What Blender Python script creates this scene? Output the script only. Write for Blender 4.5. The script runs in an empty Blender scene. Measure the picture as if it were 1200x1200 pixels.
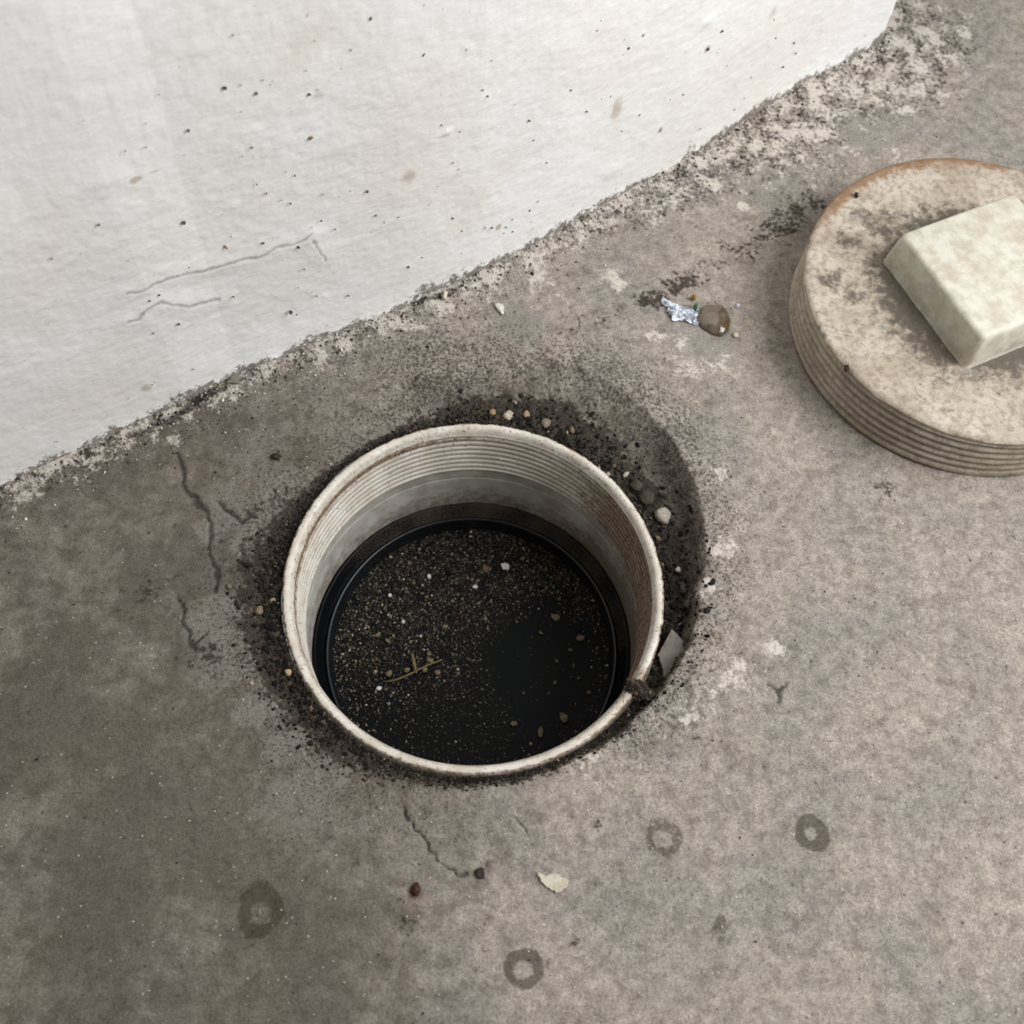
import bpy, bmesh, math, random
import numpy as np
from mathutils import Matrix, Vector

# ------------------------------------------------------------------ camera, sky, light, exposure
SC = bpy.context.scene
COL = SC.collection
MM = 0.001
F_PX = 1400.0
CAM = np.array([-3.0416, -156.5115, 355.1028])            # millimetres, origin = centre of the pipe rim
CM = np.array([[0.99907840, 0.01971514, 0.03812684],
               [0.0, -0.88827132, 0.45931913],
               [0.04292252, -0.45889583, -0.88745269]])    # columns: right, down, forward
cd = bpy.data.cameras.new('camera')
cam = bpy.data.objects.new('camera', cd)
COL.objects.link(cam)
cm = Matrix(((CM[0, 0], -CM[0, 1], -CM[0, 2], CAM[0] * MM),
             (CM[1, 0], -CM[1, 1], -CM[1, 2], CAM[1] * MM),
             (CM[2, 0], -CM[2, 1], -CM[2, 2], CAM[2] * MM), (0, 0, 0, 1)))
cam.matrix_world = cm
cd.sensor_width = 36.0
cd.lens = 36.0 * F_PX / 1200.0
cd.clip_start = 0.01
cd.dof.use_dof = True
cd.dof.focus_distance = 0.395
cd.dof.aperture_fstop = 16.0
SC.camera = cam

w = bpy.data.worlds.new('overcast_sky')
SC.world = w
w.use_nodes = True
w.node_tree.nodes['Background'].inputs[0].default_value = (1.0, 0.985, 0.965, 1)
w.node_tree.nodes['Background'].inputs[1].default_value = 0.235

ld = bpy.data.lights.new('window_daylight', 'AREA')
ld.shape = 'RECTANGLE'
ld.size = 0.5
ld.size_y = 0.5
ld.energy = 7.0
ld.color = (0.97, 0.985, 1.0)
lo = bpy.data.objects.new('window_daylight', ld)
COL.objects.link(lo)
lo.location = (0.51, -0.05, 0.53)
lo.rotation_euler = (Vector((0.02, 0.06, 0.0)) - Vector(lo.location)).to_track_quat('-Z', 'Y').to_euler()

SC.view_settings.view_transform = 'Standard'
SC.view_settings.look = 'None'
SC.view_settings.gamma = 1.0
SC.view_settings.use_curve_mapping = False
SC.view_settings.exposure = 0.0

rng = np.random.default_rng(7)
random.seed(7)

# ------------------------------------------------------------------ helpers: points, noise
def ray(px, py):
    return CM @ np.array([(px - 600.0) / F_PX, (py - 600.0) / F_PX, 1.0])

def at(px, py, z=0.0):
    """point of the place at height z (mm) seen at a spot of the photograph"""
    d = ray(px, py)
    return CAM + d * ((z - CAM[2]) / d[2])

def _hash(ix, iy, seed):
    with np.errstate(over='ignore'):
        h = (ix.astype(np.int64) * 374761393 + iy.astype(np.int64) * 668265263 + seed * 1442695041).astype(np.uint64)
        h = (h ^ (h >> np.uint64(13))) * np.uint64(1274126177)
        h = h ^ (h >> np.uint64(16))
        h = h * np.uint64(2246822519)
        h = h ^ (h >> np.uint64(15))
    return (h & np.uint64(0xFFFFFF)).astype(np.float64) / float(0xFFFFFF)

def vnoise(x, y, seed=0):
    x = np.asarray(x, float); y = np.asarray(y, float)
    ix = np.floor(x); iy = np.floor(y)
    fx = x - ix; fy = y - iy
    fx = fx * fx * (3 - 2 * fx); fy = fy * fy * (3 - 2 * fy)
    a = _hash(ix, iy, seed); b = _hash(ix + 1, iy, seed)
    c = _hash(ix, iy + 1, seed); d = _hash(ix + 1, iy + 1, seed)
    return (a * (1 - fx) + b * fx) * (1 - fy) + (c * (1 - fx) + d * fx) * fy

def fbm(x, y, size, seed=0, octv=4, rough=0.5):
    """0..1 fractal noise, size = feature size in mm"""
    t = 0.0; amp = 1.0; tot = 0.0; f = 1.0 / size
    for o in range(octv):
        t = t + amp * vnoise(x * f + 17.3 * o, y * f - 9.1 * o, seed + o)
        tot += amp; amp *= rough; f *= 2.03
    return t / tot

def sstep(a, b, x):
    t = np.clip((x - a) / (b - a), 0, 1)
    return t * t * (3 - 2 * t)

def poly_dist(x, y, pts):
    """distance of points to a polyline"""
    best = np.full(np.shape(x), 1e9)
    for (x0, y0), (x1, y1) in zip(pts[:-1], pts[1:]):
        dx, dy = x1 - x0, y1 - y0
        t = np.clip(((x - x0) * dx + (y - y0) * dy) / (dx * dx + dy * dy + 1e-9), 0, 1)
        best = np.minimum(best, np.hypot(x - x0 - t * dx, y - y0 - t * dy))
    return best

# ------------------------------------------------------------------ helpers: meshes and objects
def mesh_from(name, verts_mm, faces, attrs=None, smooth=True, color=None):
    me = bpy.data.meshes.new(name)
    v = np.asarray(verts_mm, dtype=np.float64) * MM
    me.vertices.add(len(v))
    me.vertices.foreach_set('co', v.astype(np.float32).ravel())
    if isinstance(faces, np.ndarray):
        nf, k = faces.shape
        me.loops.add(nf * k)
        me.loops.foreach_set('vertex_index', faces.astype(np.int32).ravel())
        me.polygons.add(nf)
        me.polygons.foreach_set('loop_start', np.arange(0, nf * k, k, dtype=np.int32))
        me.polygons.foreach_set('loop_total', np.full(nf, k, dtype=np.int32))
    else:
        tot = sum(len(f) for f in faces)
        me.loops.add(tot)
        me.loops.foreach_set('vertex_index', np.array([i for f in faces for i in f], dtype=np.int32))
        me.polygons.add(len(faces))
        ls = np.array([len(f) for f in faces], dtype=np.int32)
        me.polygons.foreach_set('loop_start', np.concatenate([[0], np.cumsum(ls)[:-1]]).astype(np.int32))
        me.polygons.foreach_set('loop_total', ls)
    me.update(calc_edges=True)
    me.validate()
    me.polygons.foreach_set('use_smooth', np.full(len(me.polygons), smooth))
    for k, a in (attrs or {}).items():
        at_ = me.attributes.new(k, 'FLOAT', 'POINT')
        at_.data.foreach_set('value', np.asarray(a, dtype=np.float32))
    if color is not None:
        ca = me.attributes.new('tint', 'FLOAT_COLOR', 'POINT')
        c4 = np.concatenate([np.asarray(color, float), np.ones((len(color), 1))], 1)
        ca.data.foreach_set('color', c4.astype(np.float32).ravel())
    return me

def obj(name, me, mat, parent=None, label=None, cat=None, group=None, kind=None):
    o = bpy.data.objects.new(name, me)
    COL.objects.link(o)
    if mat is not None:
        me.materials.append(mat)
    if parent is not None:
        o.parent = parent
    if label: o['label'] = label
    if cat: o['category'] = cat
    if group: o['group'] = group
    if kind: o['kind'] = kind
    return o

def thing(name, loc_mm, label, cat, group=None):
    o = bpy.data.objects.new(name, None)
    o.empty_display_size = 0.01
    COL.objects.link(o)
    o.location = [c * MM for c in loc_mm]
    o['label'] = label; o['category'] = cat
    if group: o['group'] = group
    return o

def grid_faces(nu, nv, wrap_u=False):
    """quads of a grid whose vertex index is v*nu + u"""
    u = np.arange(nu if wrap_u else nu - 1)
    v = np.arange(nv - 1)
    U, V = np.meshgrid(u, v)
    U2 = (U + 1) % nu
    return np.stack([V * nu + U, V * nu + U2, (V + 1) * nu + U2, (V + 1) * nu + U], -1).reshape(-1, 4)

# ------------------------------------------------------------------ helpers: materials
class Mat:
    def __init__(self, name, rough=0.8, spec=0.3):
        self.m = bpy.data.materials.new(name)
        self.m.use_nodes = True
        self.t = self.m.node_tree
        self.b = self.t.nodes['Principled BSDF']
        self.b.inputs['Roughness'].default_value = rough
        self.b.inputs['Specular IOR Level'].default_value = spec
        tc = self.t.nodes.new('ShaderNodeTexCoord')
        mp = self.t.nodes.new('ShaderNodeMapping')
        mp.inputs['Scale'].default_value = (1000, 1000, 1000)
        self.t.links.new(tc.outputs['Object'], mp.inputs['Vector'])
        self.co = mp.outputs[0]
    def link(self, a, b): self.t.links.new(a, b)
    def put(self, sock, v):
        if hasattr(v, 'is_output'): self.link(v, sock)
        else:
            if isinstance(v, tuple) and len(v) == 3: v = (*v, 1)
            sock.default_value = v
    def scaled(self, s):
        n = self.t.nodes.new('ShaderNodeMapping')
        n.inputs['Scale'].default_value = s
        self.link(self.co, n.inputs['Vector'])
        return n.outputs[0]
    def noise(self, size, detail=3, rough=0.55, co=None, dist=0.0):
        n = self.t.nodes.new('ShaderNodeTexNoise')
        n.inputs['Scale'].default_value = 1.0 / size
        n.inputs['Detail'].default_value = detail
        n.inputs['Roughness'].default_value = rough
        n.inputs['Distortion'].default_value = dist
        self.link(co or self.co, n.inputs['Vector'])
        return n.outputs['Fac']
    def voro(self, size, feature='F1', out='Distance', rnd=1.0):
        n = self.t.nodes.new('ShaderNodeTexVoronoi')
        n.feature = feature
        n.inputs['Scale'].default_value = 1.0 / size
        n.inputs['Randomness'].default_value = rnd
        self.link(self.co, n.inputs['Vector'])
        return n.outputs[out]
    def attr(self, name, out='Fac'):
        n = self.t.nodes.new('ShaderNodeAttribute')
        n.attribute_name = name
        return n.outputs[out]
    def math(self, op, a, b=0.0, c=None):
        n = self.t.nodes.new('ShaderNodeMath')
        n.operation = op
        self.put(n.inputs[0], a); self.put(n.inputs[1], b)
        if c is not None: self.put(n.inputs[2], c)
        return n.outputs[0]
    def step(self, x, lo, hi, a=0.0, b=1.0):
        n = self.t.nodes.new('ShaderNodeMapRange')
        n.interpolation_type = 'SMOOTHSTEP'
        self.put(n.inputs[0], x)
        n.inputs[1].default_value = lo; n.inputs[2].default_value = hi
        n.inputs[3].default_value = a; n.inputs[4].default_value = b
        return n.outputs[0]
    def mix(self, f, a, b, blend='MIX'):
        n = self.t.nodes.new('ShaderNodeMix')
        n.data_type = 'RGBA'; n.blend_type = blend
        self.put(n.inputs[0], f); self.put(n.inputs[6], a); self.put(n.inputs[7], b)
        return n.outputs[2]
    def scale_col(self, c, f):
        n = self.t.nodes.new('ShaderNodeVectorMath')
        n.operation = 'SCALE'
        self.put(n.inputs[0], c); self.put(n.inputs[3], f)
        return n.outputs[0]
    def color(self, c): self.put(self.b.inputs['Base Color'], c)
    def rough(self, r): self.put(self.b.inputs['Roughness'], r)
    def bump(self, h, dist_mm, strength=1.0):
        n = self.t.nodes.new('ShaderNodeBump')
        n.inputs['Strength'].default_value = strength
        n.inputs['Distance'].default_value = dist_mm * MM
        self.put(n.inputs['Height'], h)
        self.link(n.outputs[0], self.b.inputs['Normal'])

def srgb(r, g, b):
    f = lambda c: (c / 255 / 12.92) if c / 255 <= 0.04045 else ((c / 255 + 0.055) / 1.055) ** 2.4
    return (f(r), f(g), f(b))

# ---- concrete
def mat_concrete():
    M = Mat('concrete', 0.88, 0.25)
    big = M.noise(38, 3, 0.5)
    mid = M.noise(7, 4, 0.6)
    fine = M.noise(0.75, 3, 0.65)
    grain = M.noise(0.33, 2, 0.6)
    c = M.mix(M.step(big, 0.35, 0.68), srgb(158, 148, 137), srgb(143, 136, 128))
    c = M.mix(M.math('MULTIPLY', M.step(mid, 0.46, 0.78), 0.7), c, srgb(120, 110, 100))
    pat = M.noise(4.2, 8, 0.78)
    c = M.scale_col(c, M.step(pat, 0.30, 0.70, 0.66, 1.30))
    c = M.mix(M.math('MULTIPLY', M.step(M.noise(2.6, 6, 0.75), 0.56, 0.68), 0.4), c, srgb(178, 172, 164))
    # dull brown film: some dirt, plus shade painted on the left floor and collar
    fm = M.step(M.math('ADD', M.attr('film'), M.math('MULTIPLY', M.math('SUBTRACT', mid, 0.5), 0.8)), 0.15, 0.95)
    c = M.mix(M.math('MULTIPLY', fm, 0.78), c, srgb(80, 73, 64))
    # grey cement paste
    gm = M.step(M.math('ADD', M.attr('grey'), M.math('MULTIPLY', M.math('SUBTRACT', M.noise(4, 5, 0.7), 0.5), 1.3)), 0.35, 0.85)
    c = M.mix(M.math('MULTIPLY', gm, 0.6), c, srgb(136, 131, 122))
    # water marks
    wm = M.step(M.math('ADD', M.attr('wet'), M.math('MULTIPLY', M.math('SUBTRACT', M.noise(1.8, 4, 0.7), 0.5), 1.3)), 0.30, 0.75)
    c = M.mix(M.math('MULTIPLY', wm, 0.7), c, srgb(66, 57, 43))
    # sand grain contrast
    g = M.math('ADD', M.step(fine, 0.30, 0.70, 0.78, 1.19), M.step(grain, 0.28, 0.72, -0.15, 0.15))
    c = M.scale_col(c, g)
    # dark pits, more where it is rough
    pit = M.step(M.math('ADD', M.noise(1.1, 5, 0.75), M.math('MULTIPLY', M.attr('pit'), 0.16)), 0.61, 0.74)
    c = M.mix(M.math('MULTIPLY', pit, 0.8), c, srgb(56, 49, 43))
    st = M.math('MULTIPLY', M.step(M.noise(15, 5, 0.7), 0.52, 0.74), M.step(M.noise(1.6, 4, 0.7), 0.35, 0.65))
    c = M.mix(M.math('MULTIPLY', st, 0.5), c, srgb(98, 87, 75))
    # pale sand grains
    wh = M.math('MULTIPLY', M.step(M.voro(2.6), 0.13, 0.07), M.step(M.noise(5, 2), 0.48, 0.56))
    c = M.mix(M.math('MULTIPLY', wh, 0.7), c, srgb(205, 200, 194))
    # black soil
    dn = M.math('ADD', M.math('MULTIPLY', M.math('SUBTRACT', M.noise(1.5, 5, 0.75), 0.5), 1.9), M.math('MULTIPLY', M.math('SUBTRACT', M.noise(6, 4, 0.7), 0.5), 2.0))
    dm = M.step(M.math('ADD', M.attr('dirt'), dn), 0.32, 0.74)
    soil = M.mix(M.step(fine, 0.4, 0.68), srgb(36, 31, 27), srgb(70, 61, 52))
    c = M.mix(M.math('MULTIPLY', dm, 0.93), c, soil)
    # white limewash splashes
    pn = M.math('ADD', M.math('MULTIPLY', M.math('SUBTRACT', M.noise(1.7, 5, 0.75), 0.5), 1.7), M.math('MULTIPLY', M.math('SUBTRACT', M.noise(9, 4, 0.65), 0.5), 2.0))
    pm = M.step(M.math('ADD', M.attr('paint'), pn), 0.45, 0.85)
    c = M.mix(M.math('MULTIPLY', pm, 0.85), c, M.mix(fine, srgb(186, 174, 161), srgb(222, 215, 206)))
    # cracks
    c = M.mix(M.math('MULTIPLY', M.attr('crack'), 0.8), c, srgb(48, 43, 39))
    # rust
    c = M.mix(M.attr('rust'), c, srgb(96, 52, 28))
    M.color(c)
    h = M.math('ADD', M.math('MULTIPLY', fine, 0.55), M.math('MULTIPLY', grain, 0.25))
    h = M.math('ADD', h, M.math('MULTIPLY', M.math('MULTIPLY', M.noise(2.4, 4, 0.7), M.attr('pit')), 2.0))
    M.bump(M.math('ADD', h, M.math('MULTIPLY', pat, 0.8)), 0.42, 0.9)
    return M.m

# ---- limewashed wall
def mat_wall():
    M = Mat('limewash', 0.9, 0.2)
    big = M.noise(70, 3, 0.5)
    fine = M.noise(1.3, 4, 0.65)
    brush = M.noise(2.2, 5, 0.7, co=M.scaled((0.5, 0.5, 1.3)))
    c = M.mix(M.step(big, 0.35, 0.7), srgb(236, 235, 233), srgb(232, 228, 222))
    c = M.scale_col(c, M.step(brush, 0.3, 0.7, 0.965, 1.03))
    # yellowish stains
    sm = M.math('ADD', M.attr('stain'), M.math('MULTIPLY', M.math('SUBTRACT', M.noise(3, 4, 0.7), 0.5), 0.5))
    c = M.mix(M.math('MULTIPLY', M.step(sm, 0.22, 0.75), 0.62), c, srgb(160, 138, 114))
    # faint warm blush
    c = M.mix(M.math('MULTIPLY', M.step(M.noise(34, 3), 0.52, 0.8), 0.22), c, srgb(216, 202, 184))
    # dirt creeping up from the foot
    dn = M.math('ADD', M.math('MULTIPLY', M.math('SUBTRACT', M.noise(1.6, 5, 0.75), 0.5), 1.6), M.math('MULTIPLY', M.math('SUBTRACT', M.noise(8, 4, 0.65), 0.5), 1.6))
    dm = M.step(M.math('ADD', M.attr('foot'), dn), 0.46, 0.66)
    soil = M.mix(M.step(fine, 0.35, 0.65), srgb(72, 62, 53), srgb(134, 121, 107))
    c = M.mix(M.math('MULTIPLY', dm, 0.85), c, soil)
    # tiny mould dots
    dot = M.math('MULTIPLY', M.step(M.voro(5.2), 0.085, 0.05), M.step(M.noise(14, 3), 0.54, 0.6))
    c = M.mix(M.math('MULTIPLY', dot, 0.5), c, srgb(120, 108, 96))
    c = M.mix(M.math('MULTIPLY', M.attr('crack'), 0.55), c, srgb(112, 104, 96))
    M.color(c)
    h = M.math('ADD', M.math('MULTIPLY', fine, 0.35), M.math('MULTIPLY', brush, 0.9))
    h = M.math('ADD', h, M.math('MULTIPLY', dm, -0.5))
    M.bump(h, 0.30, 0.7)
    return M.m

# ---- old white plastic of the pipe
def mat_pipe():
    M = Mat('aged_white_plastic', 0.42, 0.45)
    n1 = M.noise(9, 4, 0.6)
    n2 = M.noise(1.1, 4, 0.7)
    c = M.mix(M.step(n1, 0.3, 0.7), srgb(216, 210, 199), srgb(192, 183, 167))
    br = M.math('ADD', M.attr('brown'), M.math('MULTIPLY', M.math('SUBTRACT', M.noise(3.0, 5, 0.75), 0.5), 1.5))
    c = M.mix(M.math('MULTIPLY', M.step(br, 0.15, 0.85), 0.85), c, srgb(112, 88, 61))
    c = M.mix(M.math('MULTIPLY', M.attr('groove'), 0.8), c, srgb(74, 60, 46))
    sp = M.step(M.math('ADD', n2, M.math('MULTIPLY', M.attr('brown'), 0.10)), 0.605, 0.67)
    c = M.mix(M.math('MULTIPLY', sp, 0.8), c, srgb(70, 50, 36))
    M.color(c)
    M.rough(M.step(n1, 0.3, 0.7, 0.36, 0.6))
    M.bump(n2, 0.12, 0.5)
    return M.m

def mat_sleeve():  # plastic greyed to paint in the shade below the thread lip
    M = Mat('shade_greyed_plastic', 0.5, 0.4)
    c = M.mix(M.step(M.noise(8, 4), 0.35, 0.7), srgb(184, 180, 172), srgb(156, 150, 141))
    br = M.math('ADD', M.attr('brown'), M.math('MULTIPLY', M.math('SUBTRACT', M.noise(3.0, 5, 0.75), 0.5), 1.4))
    c = M.mix(M.math('MULTIPLY', M.step(br, 0.3, 0.9), 0.8), c, srgb(98, 82, 66))
    c = M.mix(M.math('MULTIPLY', M.step(M.noise(1.0, 4, 0.7), 0.66, 0.72), 0.8), c, srgb(60, 46, 36))
    M.color(c)
    M.bump(M.noise(1.2, 3), 0.1, 0.5)
    return M.m

def mat_rubber():
    M = Mat('black_rubber', 0.4, 0.1)
    dn = M.math('MULTIPLY', M.math('SUBTRACT', M.noise(0.8, 5, 0.75), 0.5), 1.2)
    dm = M.step(M.math('ADD', M.attr('dust'), dn), 0.3, 0.95)
    c = M.mix(M.math('MULTIPLY', dm, 0.8), srgb(6, 8, 10), srgb(76, 68, 59))
    M.color(c)
    M.rough(M.math('ADD', M.math('MULTIPLY', dm, 0.5), 0.42))
    return M.m

# ---- plug
def mat_cap():
    M = Mat('mouldy_cream_plastic', 0.6, 0.35)
    n1 = M.noise(16, 4, 0.6)
    c = M.mix(M.step(n1, 0.35, 0.65), srgb(188, 177, 162), srgb(164, 152, 135))
    c = M.mix(M.math('MULTIPLY', M.step(M.noise(2.6, 5, 0.75), 0.44, 0.62), 0.6), c, srgb(130, 114, 96))
    md = M.math('ADD', M.math('MULTIPLY', M.math('SUBTRACT', M.noise(4.5, 6, 0.75), 0.5), 1.2), M.math('MULTIPLY', M.attr('mould'), 0.5))
    c = M.mix(M.math('MULTIPLY', M.step(md, 0.12, 0.42), 0.85), c, srgb(72, 64, 55))
    c = M.mix(M.math('MULTIPLY', M.step(M.noise(1.3, 4, 0.7), 0.64, 0.72), 0.7), c, srgb(80, 68, 56))
    ed = M.math('ADD', M.attr('edge'), M.math('MULTIPLY', M.math('SUBTRACT', M.noise(4, 6, 0.75), 0.5), 2.6))
    c = M.mix(M.math('MULTIPLY', M.step(ed, 0.35, 1.2), 0.8), c, srgb(124, 88, 54))
    c = M.mix(M.math('MULTIPLY', M.attr('groove'), 0.62), c, srgb(96, 82, 64))
    M.color(c)
    M.bump(M.noise(1.4, 4, 0.65), 0.35, 0.6)
    return M.m

def mat_tint(name, rough=0.85, spec=0.2, bump=0.15):
    M = Mat(name, rough, spec)
    c = M.scale_col(M.attr('tint', 'Color'), M.step(M.noise(0.8, 3, 0.7), 0.3, 0.7, 0.75, 1.2))
    M.color(c)
    M.bump(M.noise(0.7, 3, 0.65), bump, 0.6)
    return M.m

def mat_plain(name, c1, c2, size=2.0, rough=0.85, spec=0.2, bump=0.15):
    M = Mat(name, rough, spec)
    n = M.noise(size, 4, 0.65)
    M.color(M.mix(M.step(n, 0.32, 0.68), srgb(*c1), srgb(*c2)))
    M.bump(n, bump, 0.6)
    return M.m

CONCRETE = mat_concrete(); LIME = mat_wall(); PIPE = mat_pipe(); SLEEVE = mat_sleeve()
RUBBER = mat_rubber(); CAP = mat_cap(); GRIT = mat_tint('loose_grit')

# ------------------------------------------------------------------ the foot line of the wall (plan)
foot_px = [(150, 503), (220, 472), (280, 441), (400, 391), (480, 358), (560, 322), (640, 280), (700, 246), (780, 203),
           (850, 160), (910, 118), (960, 87), (1000, 68), (1024, 58)]
foot = [at(*p)[:2] for p in foot_px]
d0 = foot[0] - foot[2]; d0 /= np.linalg.norm(d0)
start = foot[0] + d0 * 1500.0
corner_in = foot[-1]
dl = foot[-1] - foot[-4]; dl /= np.linalg.norm(dl)
perp = np.array([-dl[1], dl[0]])                            # into the wall, away from the camera
plan = [start] + [foot[0] + d0 * t for t in (500, 220, 120, 60, 25)] + foot
Rc = 7.0
for k in range(1, 9):
    a_ = math.radians(100) * k / 8
    plan.append(corner_in + dl * Rc * math.sin(a_) + perp * Rc * (1 - math.cos(a_)))
de = math.cos(math.radians(100)) * dl + math.sin(math.radians(100)) * perp
ret0 = plan[-1]
plan += [ret0 + de * t for t in (6, 14, 30, 60, 110, 170, 240)]
plan = np.array(plan)
WALLFRONT = [tuple(p) for p in plan]

def on_wall(px, py):
    """where the ray through a spot of the photograph meets the wall; also the outward normal and run along the foot"""
    d = ray(px, py)
    best = None; run = 0.0
    for (x0, y0), (x1, y1) in zip(WALLFRONT[:-1], WALLFRONT[1:]):
        L = math.hypot(x1 - x0, y1 - y0)
        tx, ty = (x1 - x0) / L, (y1 - y0) / L
        nx, ny = ty, -tx
        den = d[0] * nx + d[1] * ny
        if abs(den) > 1e-9:
            s = ((x0 - CAM[0]) * nx + (y0 - CAM[1]) * ny) / den
            if s > 0:
                p = CAM + d * s
                q = (p[0] - x0) * tx + (p[1] - y0) * ty
                if -0.5 <= q <= L + 0.5 and (best is None or s < best[0]):
                    best = (s, p, np.array([nx, ny, 0.0]), run + q)
        run += L
    return best

# ------------------------------------------------------------------ floor
def interp_theta(th_deg, table):
    t = sorted(table)
    xs = [t[-1][0] - 360] + [a for a, _ in t] + [t[0][0] + 360]
    ys = [t[-1][1]] + [b for _, b in t] + [t[0][1]]
    return np.interp(th_deg, xs, ys)

# edge of the broken-out concrete around the pipe: radius, drop, width of the slope, by bearing in degrees
EDGE = [(-175, 74), (-162, 75), (-141, 75), (-116, 69), (-86, 65.5), (-60, 65.2), (-41, 66.5), (-19, 70.5), (-2, 73.6), (16, 79.5), (31, 85.5),
        (47, 91), (67, 93.5), (81, 92), (95, 86), (116, 82), (135, 76), (160, 77)]
DROP = [(-162, 2.0), (-116, 1.2), (-86, 1.0), (-60, 1.6), (-41, 4.5), (-19, 9), (0, 11), (20, 11.5), (40, 10.5), (60, 8.5), (81, 6), (100, 4), (120, 1.6), (140, 1.4), (160, 2)]
SLOPE = [(-162, 14), (-116, 6), (-86, 2.5), (-41, 2.5), (-19, 2.5), (0, 3), (20, 4.5), (35, 8), (50, 16), (67, 22), (90, 20), (116, 18), (140, 14), (165, 14)]
SOIL = [(-175, 10), (-150, 8), (-125, 7), (-110, 4), (-86, 2.0), (-60, 2.2), (-41, 4), (-20, 7.5), (0, 9), (20, 10.5), (45, 12), (67, 11), (90, 8), (105, 4), (120, 1.6), (140, 1.8), (158, 4), (170, 8)]

CRACKS = [[(208, 532), (212, 545), (216, 572), (228, 588), (243, 600)],
          [(256, 586), (268, 600), (282, 612), (300, 603)],
          [(243, 600), (247, 622), (243, 650), (256, 668), (252, 690)],
          [(470, 948), (486, 972), (500, 985), (512, 1005), (530, 1020), (545, 1024)],
          [(222, 742), (226, 760), (240, 745)], [(212, 700), (214, 725), (224, 742)],
          [(898, 800), (912, 812), (925, 800)], [(912, 812), (914, 824)],
          [(602, 955), (612, 965), (618, 976)]]
CRACKS += [[(150, 513), (185, 500), (215, 484), (238, 468), (262, 456)], [(480, 362), (510, 350), (540, 338)], [(795, 210), (815, 202), (835, 206)]]
CRACK_W = [1.1, 0.9, 0.8, 0.55, 0.8, 0.8, 0.5, 0.5, 0.35, 1.3, 1.0, 1.0]
RINGS = [(306, 1067, 26, 32, 0.50, 1.15), (614, 1135, 22, 24, 0.46, 1.0), (952, 977, 19, 22, 0.42, 0.95), (778, 982, 25, 23, 0.36, 0.62), (845, 1090, 11, 20, 0.0, 0.55)]
SPOTS = [(323, 537, 8, .9), (562, 1026, 7, .8), (487, 1042, 6.5, .7), (1033, 571, 16, .42), (780, 424, 12, .5), (700, 965, 6, .4), (575, 1105, 10, .4), (470, 1075, 14, .4), (670, 1100, 6, .6)]
DARKPATCH = [[(668, 392), (700, 372), (745, 352), (790, 336), (838, 318), (868, 298)], [(868, 298), (905, 270), (950, 235)], [(765, 352), (790, 342), (812, 330)],
             [(235, 760), (246, 790), (254, 800)], [(150, 705), (200, 690), (230, 700)]]

def floor_height(x, y):
    r = np.hypot(x, y); th = np.degrees(np.arctan2(y, x))
    wob = (fbm(x, y, 9, 31, 4, 0.6) - 0.5)
    e = interp_theta(th, EDGE) + wob * 3.0 * sstep(64, 72, interp_theta(th, EDGE))
    s = interp_theta(th, SLOPE); D = interp_theta(th, DROP)
    t = np.clip((e - r) / s, 0, 1)
    prof = t * (2 - t)
    h = -D * prof
    rough = sstep(45, 0, np.abs(r - e)) * 0.6 + 0.4
    h = h + (fbm(x, y, 22, 3, 3) - 0.5) * 2.0 + (fbm(x, y, 4.0, 5, 4, 0.6) - 0.5) * 1.15 * rough
    h = h + (fbm(x, y, 2.2, 77, 3, 0.6) - 0.5) * 2.2 * prof * sstep(1.5, 5, D)
    h = h + 0.7 * np.exp(-((r - e - 3) / 7.0) ** 2) * sstep(2, 6, D)
    dw = poly_dist(x, y, WALLFRONT)
    h = h + 2.2 * np.exp(-dw / 6.0) * (0.4 + 1.2 * fbm(x, y, 6, 41, 4, 0.6))
    h = h * sstep(900, 500, r)
    return h, r, th, e, prof, dw

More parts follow.
